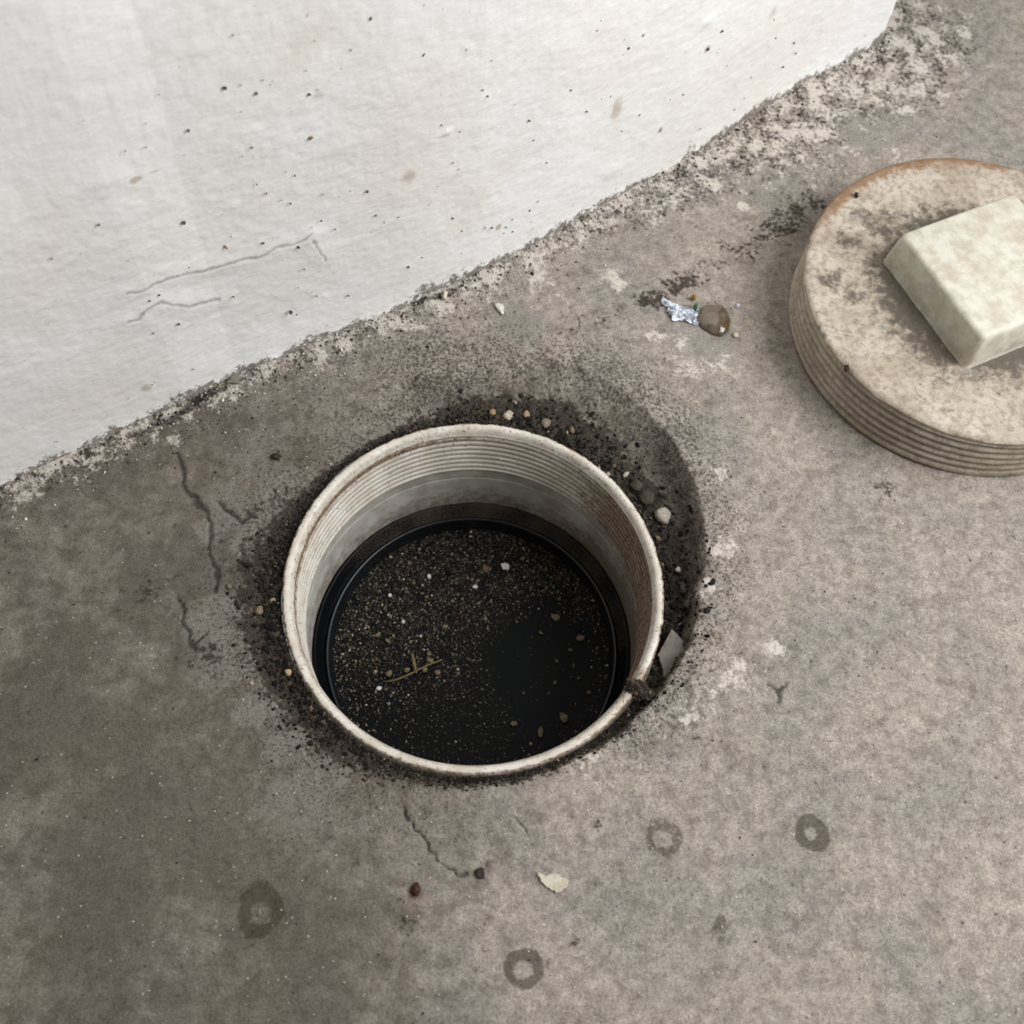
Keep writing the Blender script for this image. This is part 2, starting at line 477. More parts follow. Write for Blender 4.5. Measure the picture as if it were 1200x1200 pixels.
def build_floor():
    NT = 1100
    rr = [62.25]
    while rr[-1] < 135: rr.append(rr[-1] + 0.62)
    while rr[-1] < 380: rr.append(rr[-1] * 1.0062)
    while rr[-1] < 3000: rr.append(rr[-1] * 1.09)
    rr = np.array(rr); NR = len(rr)
    ang = np.linspace(0, 2 * np.pi, NT, endpoint=False)
    A, R_ = np.meshgrid(ang, rr)
    x = (R_ * np.cos(A)).ravel(); y = (R_ * np.sin(A)).ravel()
    h, r, th, e, prof, dw = floor_height(x, y)
    n1 = fbm(x, y, 26, 90, 4); n2 = fbm(x, y, 9, 91, 4, 0.6)
    so = interp_theta(th, SOIL)
    Dd = interp_theta(th, DROP)
    up_ = np.where((Dd > 4.2) & (th < 48), np.minimum(so * 1.9 + 2, np.maximum(e - interp_theta(th, SLOPE) - 62 + 2.5, 2.0)), so * 1.9 + 2)
    dirt = np.where(Dd > 4.2, 1.6, 1.05) * sstep(up_, np.minimum(so * 0.35, up_ - 1.5), r - 62) + 0.2 * prof * sstep(3, 7, interp_theta(th, DROP)) * sstep(40, 70, th)  # soil; the deep gap is darkened further to paint its shade
    dirt = dirt + 0.30 * sstep(26, 4, r - 62) * sstep(140, 165, np.abs(th)) + 0.22 * sstep(40, 8, r - 62) * sstep(120, 90, np.abs(th - 65))
    crack = np.zeros_like(x)
    for pl, wd in zip(CRACKS, CRACK_W):
        pts = [tuple(at(*p)[:2]) for p in pl]
        jx = x + (fbm(x, y, 3, 61, 3) - 0.5) * 3.0; jy = y + (fbm(x, y, 3, 65, 3) - 0.5) * 3.0
        wv = wd * (0.25 + 1.7 * fbm(x, y, 5, 69, 3))
        crack = np.maximum(crack, sstep(1.0, 0.25, poly_dist(jx, jy, pts) / wv))
    h = h - crack * 0.8
    wet = np.zeros_like(x)
    for (cx, cy, ax, ay, hole, s_) in RINGS:
        c = at(cx, cy); ex = at(cx + ax, cy); ey = at(cx, cy + ay)
        lx = np.hypot(*(ex - c)[:2]); ly = np.hypot(*(ey - c)[:2])
        q = np.hypot((x - c[0]) / lx, (y - c[1]) / ly) + (n2 - 0.5) * 0.9
        m = sstep(1.3, 0.75, q)
        q2 = np.hypot((x - c[0]) / lx + 0.08, (y - c[1]) / ly + 0.10) + (fbm(x, y, 4, 95, 3) - 0.5) * 0.5
        if hole: m = m * sstep(hole - 0.32, hole + 0.22, q2)
        wet = np.maximum(wet, m * s_ * (0.55 + 1.1 * n2))
    rust = np.zeros_like(x)
    c = at(487, 1045); rust = np.maximum(rust, 0.7 * sstep(2.6, 0.8, np.hypot(x - c[0], y - c[1])))
    for (sx, sy, sr) in [(235, 706, 2.5), (287, 563, 3)]:
        c = at(sx, sy); rust = np.maximum(rust, 0.6 * sstep(sr * 0.4, sr * 0.1, np.hypot(x - c[0], y - c[1])))
    for (sx, sy, sr, sa) in SPOTS:
        c = at(sx, sy); sr = sr * 0.27
        dirt = np.maximum(dirt, sa * sstep(sr * 1.8, 0, np.hypot(x - c[0], y - c[1]) + (n2 - 0.5) * sr * 2))
    for k, pl in enumerate(DARKPATCH):  # dark smears; the second streak paints the plug's shade into the soil mask
        pts = [tuple(at(*p)[:2]) for p in pl]
        dd = poly_dist(x, y, pts)
        dirt = np.maximum(dirt, (0.34, 0.55, 0.75, 0.5, 0.3)[k] * sstep((9, 12, 7, 6, 9)[k], 0.0, dd + (n2 - 0.5) * 14))
    # limewash and dirt at the foot of the wall
    along = x * dl[0] + y * dl[1]
    reach = np.interp(along, [-140, -60, 10, 60, 130, 210, 300], [13, 15, 12, 16, 20, 46, 60])
    reach = reach * (0.55 + 0.9 * n1)
    paint = 0.66 * sstep(reach * 1.5, reach * 0.1, dw)
    c = at(870, 242); paint = np.maximum(paint, 0.9 * sstep(4.0, 1.5, np.hypot(x - c[0], y - c[1])))
    c = at(205, 516); paint = np.maximum(paint, 0.75 * sstep(7, 0, np.hypot((x - c[0]), (y - c[1]) * 1.2) + (n2 - .5) * 8))
    for (sx, sy, sr) in [(575, 350, 4.0), (585, 362, 2.5), (808, 425, 14), (800, 400, 9), (845, 640, 9), (838, 560, 8), (830, 690, 7), (770, 400, 10), (850, 430, 14), (720, 330, 12), (640, 330, 12), (815, 830, 12), (860, 790, 9), (700, 900, 10), (905, 760, 8)]:
        c = at(sx, sy); paint = np.maximum(paint, 0.56 * sstep(sr, sr * 0.3, np.hypot(x - c[0], y - c[1]) + (n2 - .5) * 4))
    dirt = np.maximum(dirt, 0.52 * sstep(10, 0.5, dw + (n2 - 0.5) * 12))
    c = at(1045, 50); dirt = np.maximum(dirt, 0.6 * sstep(34, 6, np.hypot(x - c[0], y - c[1]) + (n2 - 0.5) * 16))
    dirt = np.maximum(dirt, 0.47 * sstep(reach, reach * 0.4, dw) * sstep(60, 150, along))
    # grey cement paste left of the pipe and in the broken-out collar
    grey = 0.75 * sstep(60, 25, r - 62) * sstep(60, 110, np.abs(th)) * sstep(0.40, 0.62, n1)
    for (sx, sy, sr) in [(255, 730, 16), (330, 570, 14), (900, 230, 10), (1020, 150, 26), (620, 385, 14), (830, 400, 20), (280, 760, 18), (245, 620, 9), (285, 640, 10), (300, 830, 12), (390, 905, 10)]:
        c = at(sx, sy); grey = np.maximum(grey, 0.85 * sstep(sr, sr * 0.35, np.hypot(x - c[0], y - c[1]) + (n2 - .5) * 8))
    grey = np.maximum(grey, 0.4 * sstep(-2, 6, e - r) * (np.abs(th - 75) < 55))
    # film: dirt mixed with painted shade on the left side and collar slope
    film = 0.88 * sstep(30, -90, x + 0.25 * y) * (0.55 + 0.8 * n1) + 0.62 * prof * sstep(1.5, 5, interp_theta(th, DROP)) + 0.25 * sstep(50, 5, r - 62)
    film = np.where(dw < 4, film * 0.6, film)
    pit = 0.35 * n1 + 0.75 * sstep(26, 2, np.abs(r - e)) * sstep(1.6, 4, interp_theta(th, DROP)) + 0.5 * sstep(30, 0, dw) + 0.62 * sstep(60, 130, np.abs(th)) * sstep(45, 5, r - 62)
    v = np.stack([x, y, h], 1)
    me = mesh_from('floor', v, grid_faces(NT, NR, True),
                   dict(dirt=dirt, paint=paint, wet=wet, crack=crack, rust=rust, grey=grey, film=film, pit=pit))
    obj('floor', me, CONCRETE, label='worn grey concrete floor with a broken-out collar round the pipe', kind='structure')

build_floor()

def floor_z(x, y):
    return float(floor_height(np.array([x], float), np.array([y], float))[0][0])

# ------------------------------------------------------------------ wall
WALL_CRACKS = [[(150, 345), (176, 338), (192, 327), (232, 318), (262, 312), (280, 306), (300, 303), (326, 291), (345, 286), (358, 280), (365, 275)],
               [(366, 282), (376, 295), (384, 305)],
               [(150, 376), (164, 374), (168, 366), (190, 353), (222, 360), (258, 352)]]
WALL_CRACK_W = [0.45, 0.3, 0.5]
STAINS = [(160, 212, 14, 6, 0.9), (182, 202, 16, 4, 0.5), (375, 112, 18, 8, 0.55), (480, 207, 16, 14, 0.6), (722, 128, 12, 22, 0.6), (829, 57, 5, 6, 0.7), (773, 152, 3.5, 4, 1.2),
          (584, 266, 5, 5, 1.1), (172, 455, 14, 9, 0.6), (716, 195, 10, 5, 0.4), (855, 75, 14, 12, 0.35), (905, 14, 8, 14, 0.5), (270, 10, 20, 6, 0.5)]

def build_wall():
    seg = np.hypot(*np.diff(plan, axis=0).T)
    cum = np.concatenate([[0], np.cumsum(seg)])
    s_in = cum[4]                                        # fine sampling from here to the return
    ss = list(np.linspace(0, s_in, 14)[:-1])
    s_end = cum[-5]
    ss += list(np.linspace(s_in, s_end, 1000)) + list(np.linspace(s_end, cum[-1], 30)[1:])
    ss = np.array(ss)
    # smooth plan: resample, then blur the front lightly
    px = np.interp(ss, cum, plan[:, 0]); py = np.interp(ss, cum, plan[:, 1])
    tx = np.gradient(px, ss); ty = np.gradient(py, ss)
    k = np.array([1, 2, 3, 2, 1]) / 9.0
    for _ in range(2):
        tx = np.convolve(np.pad(tx, 2, 'edge'), k, 'valid'); ty = np.convolve(np.pad(ty, 2, 'edge'), k, 'valid')
    L = np.hypot(tx, ty); nx, ny = ty / L, -tx / L
    zz = [-4.0]
    while zz[-1] < 110: zz.append(zz[-1] + 0.62)
    while zz[-1] < 330: zz.append(zz[-1] + 1.25)
    while zz[-1] < 1800: zz.append(zz[-1] * 1.25)
    zz = np.array(zz); NU = len(ss); NV = len(zz)
    S, Zg = np.meshgrid(ss, zz)
    NX = np.broadcast_to(nx, S.shape); NY = np.broadcast_to(ny, S.shape)
    PX = np.broadcast_to(px, S.shape); PY = np.broadcast_to(py, S.shape)
    off = (fbm(S, Zg, 60, 11, 3) - 0.5) * 2.4 * np.clip(Zg / 25, 0, 1) + (fbm(S + 0.4 * Zg, Zg * 1.6 - 0.3 * S, 9, 12, 4, 0.6) - 0.5) * 0.4
    off += (fbm(S * 0.8 + 0.6 * Zg, Zg * 0.8 - 0.6 * S, 2.6, 15, 3, 0.6) - 0.5) * 0.26
    off += 2.6 * np.exp(-np.clip(Zg, 0, None) / 4.0) * (fbm(S, Zg, 7, 19, 4, 0.65) - 0.25)
    # brush lumps, ridges of old plaster
    lump = np.zeros_like(S)
    for _ in range(60):
        a0 = rng.uniform(ss[14], s_end); z0 = rng.uniform(8, 300); sz = rng.uniform(1.2, 3.5)
        lump += rng.uniform(-0.2, 0.7) * np.exp(-(((S - a0) / (sz * 1.6)) ** 2 + ((Zg - z0) / sz) ** 2))
    off += lump
    crack = np.zeros_like(S)
    for pl, wd in zip(WALL_CRACKS, WALL_CRACK_W):
        pts = []
        for p in pl:
            hit = on_wall(*p)
            if hit: pts.append((hit[3], hit[1][2]))
        jS = S + (fbm(S, Zg, 4, 21, 3) - 0.5) * 2.5; jZ = Zg + (fbm(S, Zg, 4, 25, 3) - 0.5) * 2.5
        dd = poly_dist(jS, jZ, pts)
        crack = np.maximum(crack, sstep(wd * 1.9, wd * 0.2, dd))
        below = sstep(7, 0, dd)
        off += 0.35 * below
    off -= crack * 0.28
    stain = np.zeros_like(S)
    for (cx, cy, ax, ay, st) in STAINS:
        hit = on_wall(cx, cy)
        if hit:
            e1 = on_wall(cx + ax, cy); e2 = on_wall(cx, cy - ay)
            lx = abs(e1[3] - hit[3]) if e1 else 4; lz = abs(e2[1][2] - hit[1][2]) if e2 else 4
            q = np.hypot((S - hit[3]) / max(lx, 0.8), (Zg - hit[1][2]) / max(lz, 0.8))
            stain = np.maximum(stain, st * sstep(1.2, 0.1, q))
    hgt = np.interp(S, [cum[5], cum[8], cum[11], cum[14], cum[17], cum[19]], [7, 9, 8, 6, 6, 8])
    hgt = hgt * (0.2 + 1.7 * fbm(S, Zg * 0, 16, 33, 4, 0.6))
    footm = 0.78 * sstep(hgt * 1.3, -1.0, Zg) + 0.12 * sstep(35, 5, Zg)
    X = PX + NX * off; Y = PY + NY * off
    v = np.stack([X.ravel(), Y.ravel(), Zg.ravel()], 1)
    f = grid_faces(NU, NV)
    # back face and top, so that the wall is a solid of real thickness
    nb = len(v)
    bx = plan[0] + perp * 170; b2 = ret0 + de * 240
    back = np.array([[bx[0], bx[1], -4], [b2[0] - dl[0] * 1, b2[1] - dl[1] * 1, -4], [bx[0], bx[1], zz[-1]], [b2[0], b2[1], zz[-1]]])
    v = np.concatenate([v, back])
    faces = [tuple(q) for q in f]
    top = [(NV - 1) * NU + i for i in range(NU)]
    faces.append(tuple(top + [nb + 3, nb + 2]))
    faces.append((nb + 1, nb + 0, nb + 2, nb + 3))
    pad = lambda a: np.concatenate([a.ravel(), np.zeros(4)])
    me = mesh_from('wall_back', v, faces, dict(crack=pad(crack), stain=pad(stain), foot=pad(footm)))
    obj('wall_back', me, LIME, label='white limewashed wall with hairline cracks and a dirty foot', kind='structure')

build_wall()

# ------------------------------------------------------------------ the threaded pipe
def lathe(prof, nt, attrs_fn=None, rfun=None):
    """surface of revolution; prof = [(r, z)], rfun(theta, r, z) -> r"""
    th = np.linspace(0, 2 * np.pi, nt, endpoint=False)
    pr = np.array(prof)
    T, Rr = np.meshgrid(th, pr[:, 0]); _, Zz = np.meshgrid(th, pr[:, 1])
    if rfun is not None: Rr = rfun(T, Rr, Zz)
    v = np.stack([(Rr * np.cos(T)).ravel(), (Rr * np.sin(T)).ravel(), Zz.ravel()], 1)
    return v, grid_faces(nt, len(pr), True)[:, ::-1], T.ravel(), Rr.ravel(), Zz.ravel()

PITCH = 2.75
def thread(z, th, sharp=3.0):
    p = ((z / PITCH - th / (2 * np.pi)) % 1.0)
    return np.clip(1 - np.abs(p - 0.5) * sharp * 1.15, 0, 1)     # 1 in the groove

pipe = thing('drain_pipe', (0, 0, 0), 'white threaded plastic drain pipe end set in the concrete floor', 'drain pipe')
NTP = 760
prof = [(62.0, -58), (62.0, -30), (62.0, -8), (62.0, -3.0), (62.0, -1.2), (61.9, -0.5), (61.5, 0.0), (60.9, 0.15), (60.2, 0.12), (59.6, -0.1), (59.0, -0.9), (58.6, -1.8), (58.4, -2.6)]
zt = np.arange(-2.85, -24.2, -0.24)
prof += [(58.2 - 1.6 * (-z - 2.6) / 22, z) for z in zt]
prof += [(57.2, -24.4), (57.6, -24.5)]
def rp(T, r, z):
    inner = (z < -2.7) & (r < 60)
    g = thread(z, T) * sstep(-2.6, -4.2, z) * sstep(-24.3, -23.2, z)
    r = r + np.where(inner, g * 0.75, 0)
    nick = (fbm(T * 62, z, 1.5, 55, 3, 0.7) - 0.5)
    r = r + np.where((r > 61.2) & (z > -3.5), nick * 0.8 - 0.1, 0)
    return r
v, f, T, Rr, Zz = lathe(prof, NTP, rfun=rp)
v[:, 2] += np.where((Zz > -1) & (Rr > 59.5), (fbm(T * 62, Rr, 2.2, 58, 3) - 0.5) * 0.28, 0)
groove = np.where((Rr < 60) & (Zz < -2.7), thread(Zz, T, 4.6), 0) * sstep(-2.6, -4.2, Zz)
deg = np.degrees(T); deg = np.where(deg > 180, deg - 360, deg)
brown = 0.10 + 1.15 * sstep(78, 20, np.abs(deg + 8)) * (Zz < -2.7) + 0.85 * np.exp(-((Zz + 4.6) / 1.9) ** 2) * sstep(60, 130, np.abs(deg - 0)) + 0.18 * np.exp(-((Zz + 1.0) / 1.0) ** 2)
brown = brown + np.where(Rr > 61.1, 0.42, 0)
brown = brown + 0.35 * np.exp(-((deg + 33) / 8) ** 2)
groove = np.clip(groove * (0.75 + 0.5 * sstep(120, 60, np.abs(deg - 50))), 0, 1)
obj('threaded_collar', mesh_from('threaded_collar', v, f, dict(groove=groove, brown=brown)), PIPE, pipe)

prof = [(57.6, -24.3), (57.75, -26), (57.75, -31), (57.9, -31.4), (57.65, -31.9), (57.6, -42), (57.6, -56)]
prof2 = []
for (a, b) in zip(prof[:-1], prof[1:]):
    n = max(2, int(abs(a[1] - b[1]) / 0.8))
    prof2 += [(a[0] + (b[0] - a[0]) * i / n, a[1] + (b[1] - a[1]) * i / n) for i in range(n)]
prof2.append(prof[-1])
v, f, T, Rr, Zz = lathe(prof2, 300, rfun=lambda T, r, z: r + (fbm(T * 58, z, 9, 71, 3) - 0.5) * 0.35)
deg = np.degrees(T); deg = np.where(deg > 180, deg - 360, deg)
brown = 0.12 + 0.6 * sstep(75, 15, np.abs(deg + 5)) + 0.42 * np.exp(-((Zz + 44) / 4.0) ** 2) + 0.45 * sstep(-44, -50, Zz)
obj('smooth_sleeve', mesh_from('smooth_sleeve', v, f, dict(brown=brown)), SLEEVE, pipe, label='plain inside of the pipe below its thread, its shade painted grey')

# ------------------------------------------------------------------ black rubber stopper in the pipe
plug = thing('rubber_stopper', (0, 0, -62), 'black rubber stopper with raised rim closing the pipe, sprinkled with debris', 'stopper')
def dense(pr, st):
    out = []
    for a, b in zip(pr[:-1], pr[1:]):
        n = max(1, int(math.hypot(a[0] - b[0], a[1] - b[1]) / st))
        out += [(a[0] + (b[0] - a[0]) * i / n, a[1] + (b[1] - a[1]) * i / n) for i in range(n)]
    return out + [pr[-1]]
ringp = dense([(57.3, -14), (57.3, 10.0), (57.2, 11.2), (56.4, 11.3), (55.2, 9.4), (54.2, 7.6), (53.5, 6.6), (53.1, 6.4)], 0.7)
v, f, T, Rr, Zz = lathe(ringp, 300, rfun=lambda T, r, z: r + (fbm(T * 57, z, 6, 81, 3) - 0.5) * 0.35)
v[:, 2] += (fbm(T * 57, Rr, 14, 83, 3) - 0.5) * 1.1 * (Zz > 5)
deg = np.degrees(T); deg = np.where(deg > 180, deg - 360, deg)
dust = np.where(Rr > 53.3, 0.7, 0.1) * (0.35 + 0.65 * sstep(100, 30, np.abs(deg - 70))) * (0.5 + 0.9 * fbm(T * 57, Zz, 12, 85, 4))
obj('sloping_collar', mesh_from('sloping_collar', v, f, dict(dust=dust)), RUBBER, plug, label='dusty black sloping edge of the stopper')
lip = [(53.35, 5.0), (53.3, 6.6), (53.05, 7.25), (52.6, 7.5), (52.1, 7.3), (51.8, 6.7), (51.75, 5.0), (51.6, 2.0), (51.2, 0.4)]
LIPMAT = mat_plain('polished_black_rubber', (16, 19, 23), (10, 12, 15), 6, 0.4, 0.5, 0.05)
v, f, T, Rr, Zz = lathe(dense(lip, 0.35), 300)
obj('raised_lip', mesh_from('raised_lip', v, f, dict(dust=np.where(Zz < 4, 0.15, 0.05) + 0 * T)), LIPMAT, plug, label='shiny black raised lip')

def bed_height(x, y):
    """height of the debris lying on the stopper (mm above its floor) and cover 0..1"""
    c = at(628, 775, -61.5)
    q = np.hypot((x - c[0] - 2) / 19.0, (y - c[1] + 2) / 23.0) + (fbm(x, y, 12, 140, 4, 0.6) - 0.5) * 0.75
    cov = sstep(0.75, 1.35, q)
    up = sstep(-26, 22, y - 0.35 * x)
    cov = cov * (0.24 + 0.76 * up)
    return 1.3 * cov * fbm(x, y, 5, 143, 4, 0.6), cov

rad = [0.01, 0.6]
while rad[-1] < 51.3: rad.append(rad[-1] + 0.6)
rad = np.array(rad); th = np.linspace(0, 2 * np.pi, 300, endpoint=False)
A, R_ = np.meshgrid(th, rad); x = (R_ * np.cos(A)).ravel(); y = (R_ * np.sin(A)).ravel()
bh, cov = bed_height(x, y)
v = np.stack([x, y, bh * 0.6], 1)
obj('stopper_floor', mesh_from('stopper_floor', v, grid_faces(300, len(rad), True), dict(dust=cov * 0.36 * (0.4 + 1.2 * fbm(x, y, 5, 150, 3)))), RUBBER, plug, label='black stopper floor with a bare patch among the debris')

# ------------------------------------------------------------------ grains (uncountable) as joined meshes
def ico(sub=1):
    bm = bmesh.new()
    bmesh.ops.create_icosphere(bm, subdivisions=sub, radius=1.0)
    vv = np.array([v.co[:] for v in bm.verts]); ff = np.array([[l.index for l in p.verts] for p in bm.faces])
    bm.free()
    return vv, ff
ICO1 = ico(1); ICO2 = ico(2); ICO3 = ico(3)

def rot_rand(n):
    q = rng.normal(size=(n, 4)); q /= np.linalg.norm(q, axis=1)[:, None]
    w_, x_, y_, z_ = q.T
    return np.stack([np.stack([1 - 2 * (y_**2 + z_**2), 2 * (x_*y_ - z_*w_), 2 * (x_*z_ + y_*w_)], -1),
                     np.stack([2 * (x_*y_ + z_*w_), 1 - 2 * (x_**2 + z_**2), 2 * (y_*z_ - x_*w_)], -1),
                     np.stack([2 * (x_*z_ - y_*w_), 2 * (y_*z_ + x_*w_), 1 - 2 * (x_**2 + y_**2)], -1)], 1)

def grains(pos, size, cols, flat=0.6):
    bv, bf = ICO1
    n = len(pos); k = len(bv)
    R3 = rot_rand(n)
    sc = size[:, None, None] * rng.uniform([flat, flat, flat * 0.7], [1.3, 1.0, 1.0], size=(n, 3))[:, None, :]
    loc = bv[None] * (1 + rng.uniform(-0.28, 0.28, size=(n, k, 1))) * sc
    V = np.einsum('nij,nkj->nki', R3, loc) + pos[:, None, :]
    F = bf[None] + (np.arange(n) * k)[:, None, None]
    return V.reshape(-1, 3), F.reshape(-1, 3), np.repeat(cols, k, axis=0)

def pick_cols(n, pal, wts):
    p = np.array([srgb(*c) for c in pal]); i = rng.choice(len(pal), n, p=np.array(wts) / sum(wts))
    return p[i] * rng.uniform(0.7, 1.25, size=(n, 1))

# soil in the gap round the pipe
n = 9000
th = rng.uniform(-180, 180, n)
so = interp_theta(th, SOIL)
rad = 62.5 + np.minimum(so * rng.exponential(0.42, n), so * 1.7)
x = rad * np.cos(np.radians(th)); y = rad * np.sin(np.radians(th))
sz = rng.gamma(2.0, 0.19, n) + 0.16
sz = np.clip(sz, 0.15, 1.4) * np.clip(so / 9, 0.5, 1.0)
z = floor_height(x, y)[0] + sz * 0.25
cl = pick_cols(n, [(32, 28, 24), (46, 40, 33), (66, 57, 47), (112, 98, 80), (22, 20, 18), (150, 140, 126)], [6, 5, 2.0, 0.45, 4, 0.12])
V, F, Cc = grains(np.stack([x, y, z], 1), sz, cl)
obj('loose_soil', mesh_from('loose_soil', V, F, color=Cc, smooth=False), GRIT, label='dark loose soil and grit packed round the pipe rim', cat='soil', kind='stuff')

# debris on the stopper
n = 34000
a = rng.uniform(0, 2 * np.pi, n); q = 51 * np.sqrt(rng.uniform(0, 1, n))
x = q * np.cos(a); y = q * np.sin(a)
bh, cov = bed_height(x, y)
keep = rng.uniform(0, 1, n) < np.clip(cov * 1.0, 0.012, 1)
x, y, bh, cov = x[keep], y[keep], bh[keep], cov[keep]; n = len(x)
sz = np.clip(rng.gamma(1.5, 0.105, n) + 0.10, 0.1, 0.85)
cl = pick_cols(n, [(56, 50, 42), (86, 77, 65), (120, 111, 97), (152, 140, 120), (26, 24, 21), (205, 200, 192)], [6, 5, 3.0, 0.8, 5, 0.14])
V, F, Cc = grains(np.stack([x, y, bh * 0.6 + sz * 0.3 - 62], 1), sz, cl, 0.5)
obj('fine_debris', mesh_from('fine_debris', V, F, color=Cc, smooth=False), GRIT, label='fine dark gritty debris spread over the black stopper', cat='debris', kind='stuff')

# crumbs along the foot of the wall and scattered on the concrete
fp = np.array(foot)
n = 2200
seg = np.hypot(*np.diff(plan[4:-6], axis=0).T); cumf = np.concatenate([[0], np.cumsum(seg)])
t = rng.uniform(cumf[0], cumf[-1], n)
x0 = np.interp(t, cumf, plan[4:-6, 0]); y0 = np.interp(t, cumf, plan[4:-6, 1])
o_ = rng.exponential(5.0, n) + 0.6
x = x0 - perp[0] * o_; y = y0 - perp[1] * o_
sz = np.clip(rng.gamma(2.0, 0.13, n) + 0.15, 0.12, 1.1)
z = floor_height(x, y)[0] + sz * 0.2
cl = pick_cols(n, [(66, 57, 49), (98, 86, 74), (206, 198, 188), (170, 158, 144), (50, 43, 38)], [4, 3, 4, 2.5, 3])
sz = sz * 0.8
V, F, Cc = grains(np.stack([x, y, z], 1), sz, cl)
obj('plaster_crumbs', mesh_from('plaster_crumbs', V, F, color=Cc, smooth=False), GRIT, label='loose plaster and dirt crumbs along the foot of the white wall', cat='crumbs', kind='stuff')

n = 3600
x = rng.uniform(-190, 240, n); y = rng.uniform(-140, 270, n)
keep = (np.hypot(x, y) > 72) & (poly_dist(x, y, WALLFRONT) > 4) & (((x - 178) ** 2 + (y - 108) ** 2) > 66 ** 2)
side = (x - foot[0][0]) * perp[0] + (y - foot[0][1]) * perp[1]
keep &= side < 40
ww = np.array([on_side for on_side in side])
# keep only what is on the room side of the foot line
fx = np.interp(x, [p[0] for p in WALLFRONT[:22]], [p[1] for p in WALLFRONT[:22]])
keep &= (y < fx - 4) | (x > corner_in[0] + 12)
x, y = x[keep], y[keep]; n = len(x)
sz = np.clip(rng.gamma(1.3, 0.07, n) + 0.09, 0.09, 0.6)
z = floor_height(x, y)[0] + sz * 0.3
cl = pick_cols(n, [(60, 52, 45), (84, 72, 60), (200, 196, 190), (120, 104, 88), (70, 74, 84)], [5, 4, 0.9, 3, 1])
V, F, Cc = grains(np.stack([x, y, z], 1), sz, cl)
obj('floor_grit', mesh_from('floor_grit', V, F, color=Cc, smooth=False), GRIT, label='fine dark and pale grit scattered over the open concrete', cat='grit', kind='stuff')

# specks stuck on the wall
SPECK = [(434, 21, 3.5), (496, 63, 4), (411, 58, 2), (263, 102, 4), (358, 82, 2), (362, 110, 3), (220, 152, 4), (364, 161, 4), (295, 172, 3), (345, 205, 3), (312, 226, 3.4),
         (215, 260, 4.2), (264, 289, 4.4), (308, 284, 3), (349, 289, 4.5), (365, 266, 2), (175, 352, 4), (186, 345, 3), (273, 347, 3.8), (356, 315, 3.6), (370, 346, 4), (340, 365, 6),
         (347, 368, 4), (179, 390, 3.2), (209, 379, 2.6), (178, 450, 3), (310, 420, 4), (318, 421, 3.5), (226, 432, 2.4), (408, 346, 3.6), (478, 312, 5), (494, 301, 3), (541, 270, 3), (600, 271, 3.4),
         (620, 246, 3.6), (576, 266, 4), (620, 141, 3.4), (565, 105, 2.6), (571, 112, 2.4), (517, 146, 3), (440, 252, 3.6), (430, 224, 3.6), (450, 260, 2.4), (668, 105, 3.4), (687, 130, 3.2), (749, 134, 3.2), (728, 153, 2.6),
         (846, 36, 4), (829, 57, 5), (736, 56, 3.6), (773, 152, 4.4), (675, 218, 2.8), (699, 35, 2.4), (754, 40, 2.4), (906, 22, 5), (917, 78, 4.6), (932, 62, 3), (930, 50, 3), (908, 44, 3.6), (715, 112, 3), (860, 128, 3), (820, 150, 2.6), (530, 255, 3), (502, 240, 2), (340, 238, 2.4), (392, 268, 3), (376, 258, 3), (640, 190, 2.6), (800, 110, 2.4), (880, 90, 2.6)]
pos, szs, cls = [], [], []
for (sx, sy, d) in SPECK:
    hit = on_wall(sx, sy)
    if hit:
        pos.append(hit[1] + hit[2] * 0.35); szs.append(d * 0.30 * 0.5)
        cls.append(np.array(srgb(92, 80, 68)) if rng.uniform() < 0.75 else np.array(srgb(134, 104, 70)))
for _ in range(330):
    hit = on_wall(rng.uniform(20, 1010), rng.uniform(0, 470))
    if hit and hit[1][2] > 6:
        pos.append(hit[1] + hit[2] * 0.3); szs.append(np.clip(rng.gamma(2, 0.09), 0.08, 0.5))
        cls.append(np.array(srgb(128, 116, 104)) * rng.uniform(0.6, 1.3))
V, F, Cc = grains(np.array(pos), np.array(szs), np.array(cls), 0.5)
obj('wall_specks', mesh_from('wall_specks', V, F, color=Cc, smooth=False), GRIT, label='tiny dark specks of dirt stuck on the white wall', cat='specks', kind='stuff')

# ------------------------------------------------------------------ the screw plug lying on the floor
CX, CY = 177.9, 107.6
capo = thing('threaded_plug', (CX, CY, 0), 'cream mouldy threaded screw plug with square boss lying on the concrete', 'drain plug')
CH = 23.0
zt = np.arange(1.2, CH - 2.6, 0.3)
prof = [(40, 1.0), (58, 0.9), (62.6, 1.0)] + [(63.4 - 0.5 * z / CH, z) for z in zt] + [(62.6, CH - 2.5), (62.9, CH - 2.0), (62.9, CH - 0.9)]
def rc(T, r, z):
    g = np.clip(1 - np.abs(((z / 3.5 - T / (2 * np.pi)) % 1.0) - 0.5) * 3.0, 0, 1) * sstep(1.2, 2.5, z) * sstep(CH - 2.8, CH - 4.5, z)
    return r - np.where(r > 60, g * 1.15, 0) + (fbm(T * 60, z, 7, 201, 3) - 0.5) * 0.35
v, f, T, Rr, Zz = lathe(prof, 420, rfun=rc)
f = f[:, ::-1][:, ::-1]
g = np.clip(1 - np.abs(((Zz / 3.5 - T / (2 * np.pi)) % 1.0) - 0.5) * 3.0, 0, 1) * sstep(1.2, 2.5, Zz) * sstep(CH - 2.8, CH - 4.5, Zz)
obj('threaded_skirt', mesh_from('threaded_skirt', v, f, dict(groove=g, mould=0.1 + 0 * T, edge=0.55 * sstep(2.6, 0.8, Zz) + 0.25 * fbm(T * 60, Zz, 15, 208, 3))), CAP, capo, label='screw thread round the plug with brown dirt in its grooves')
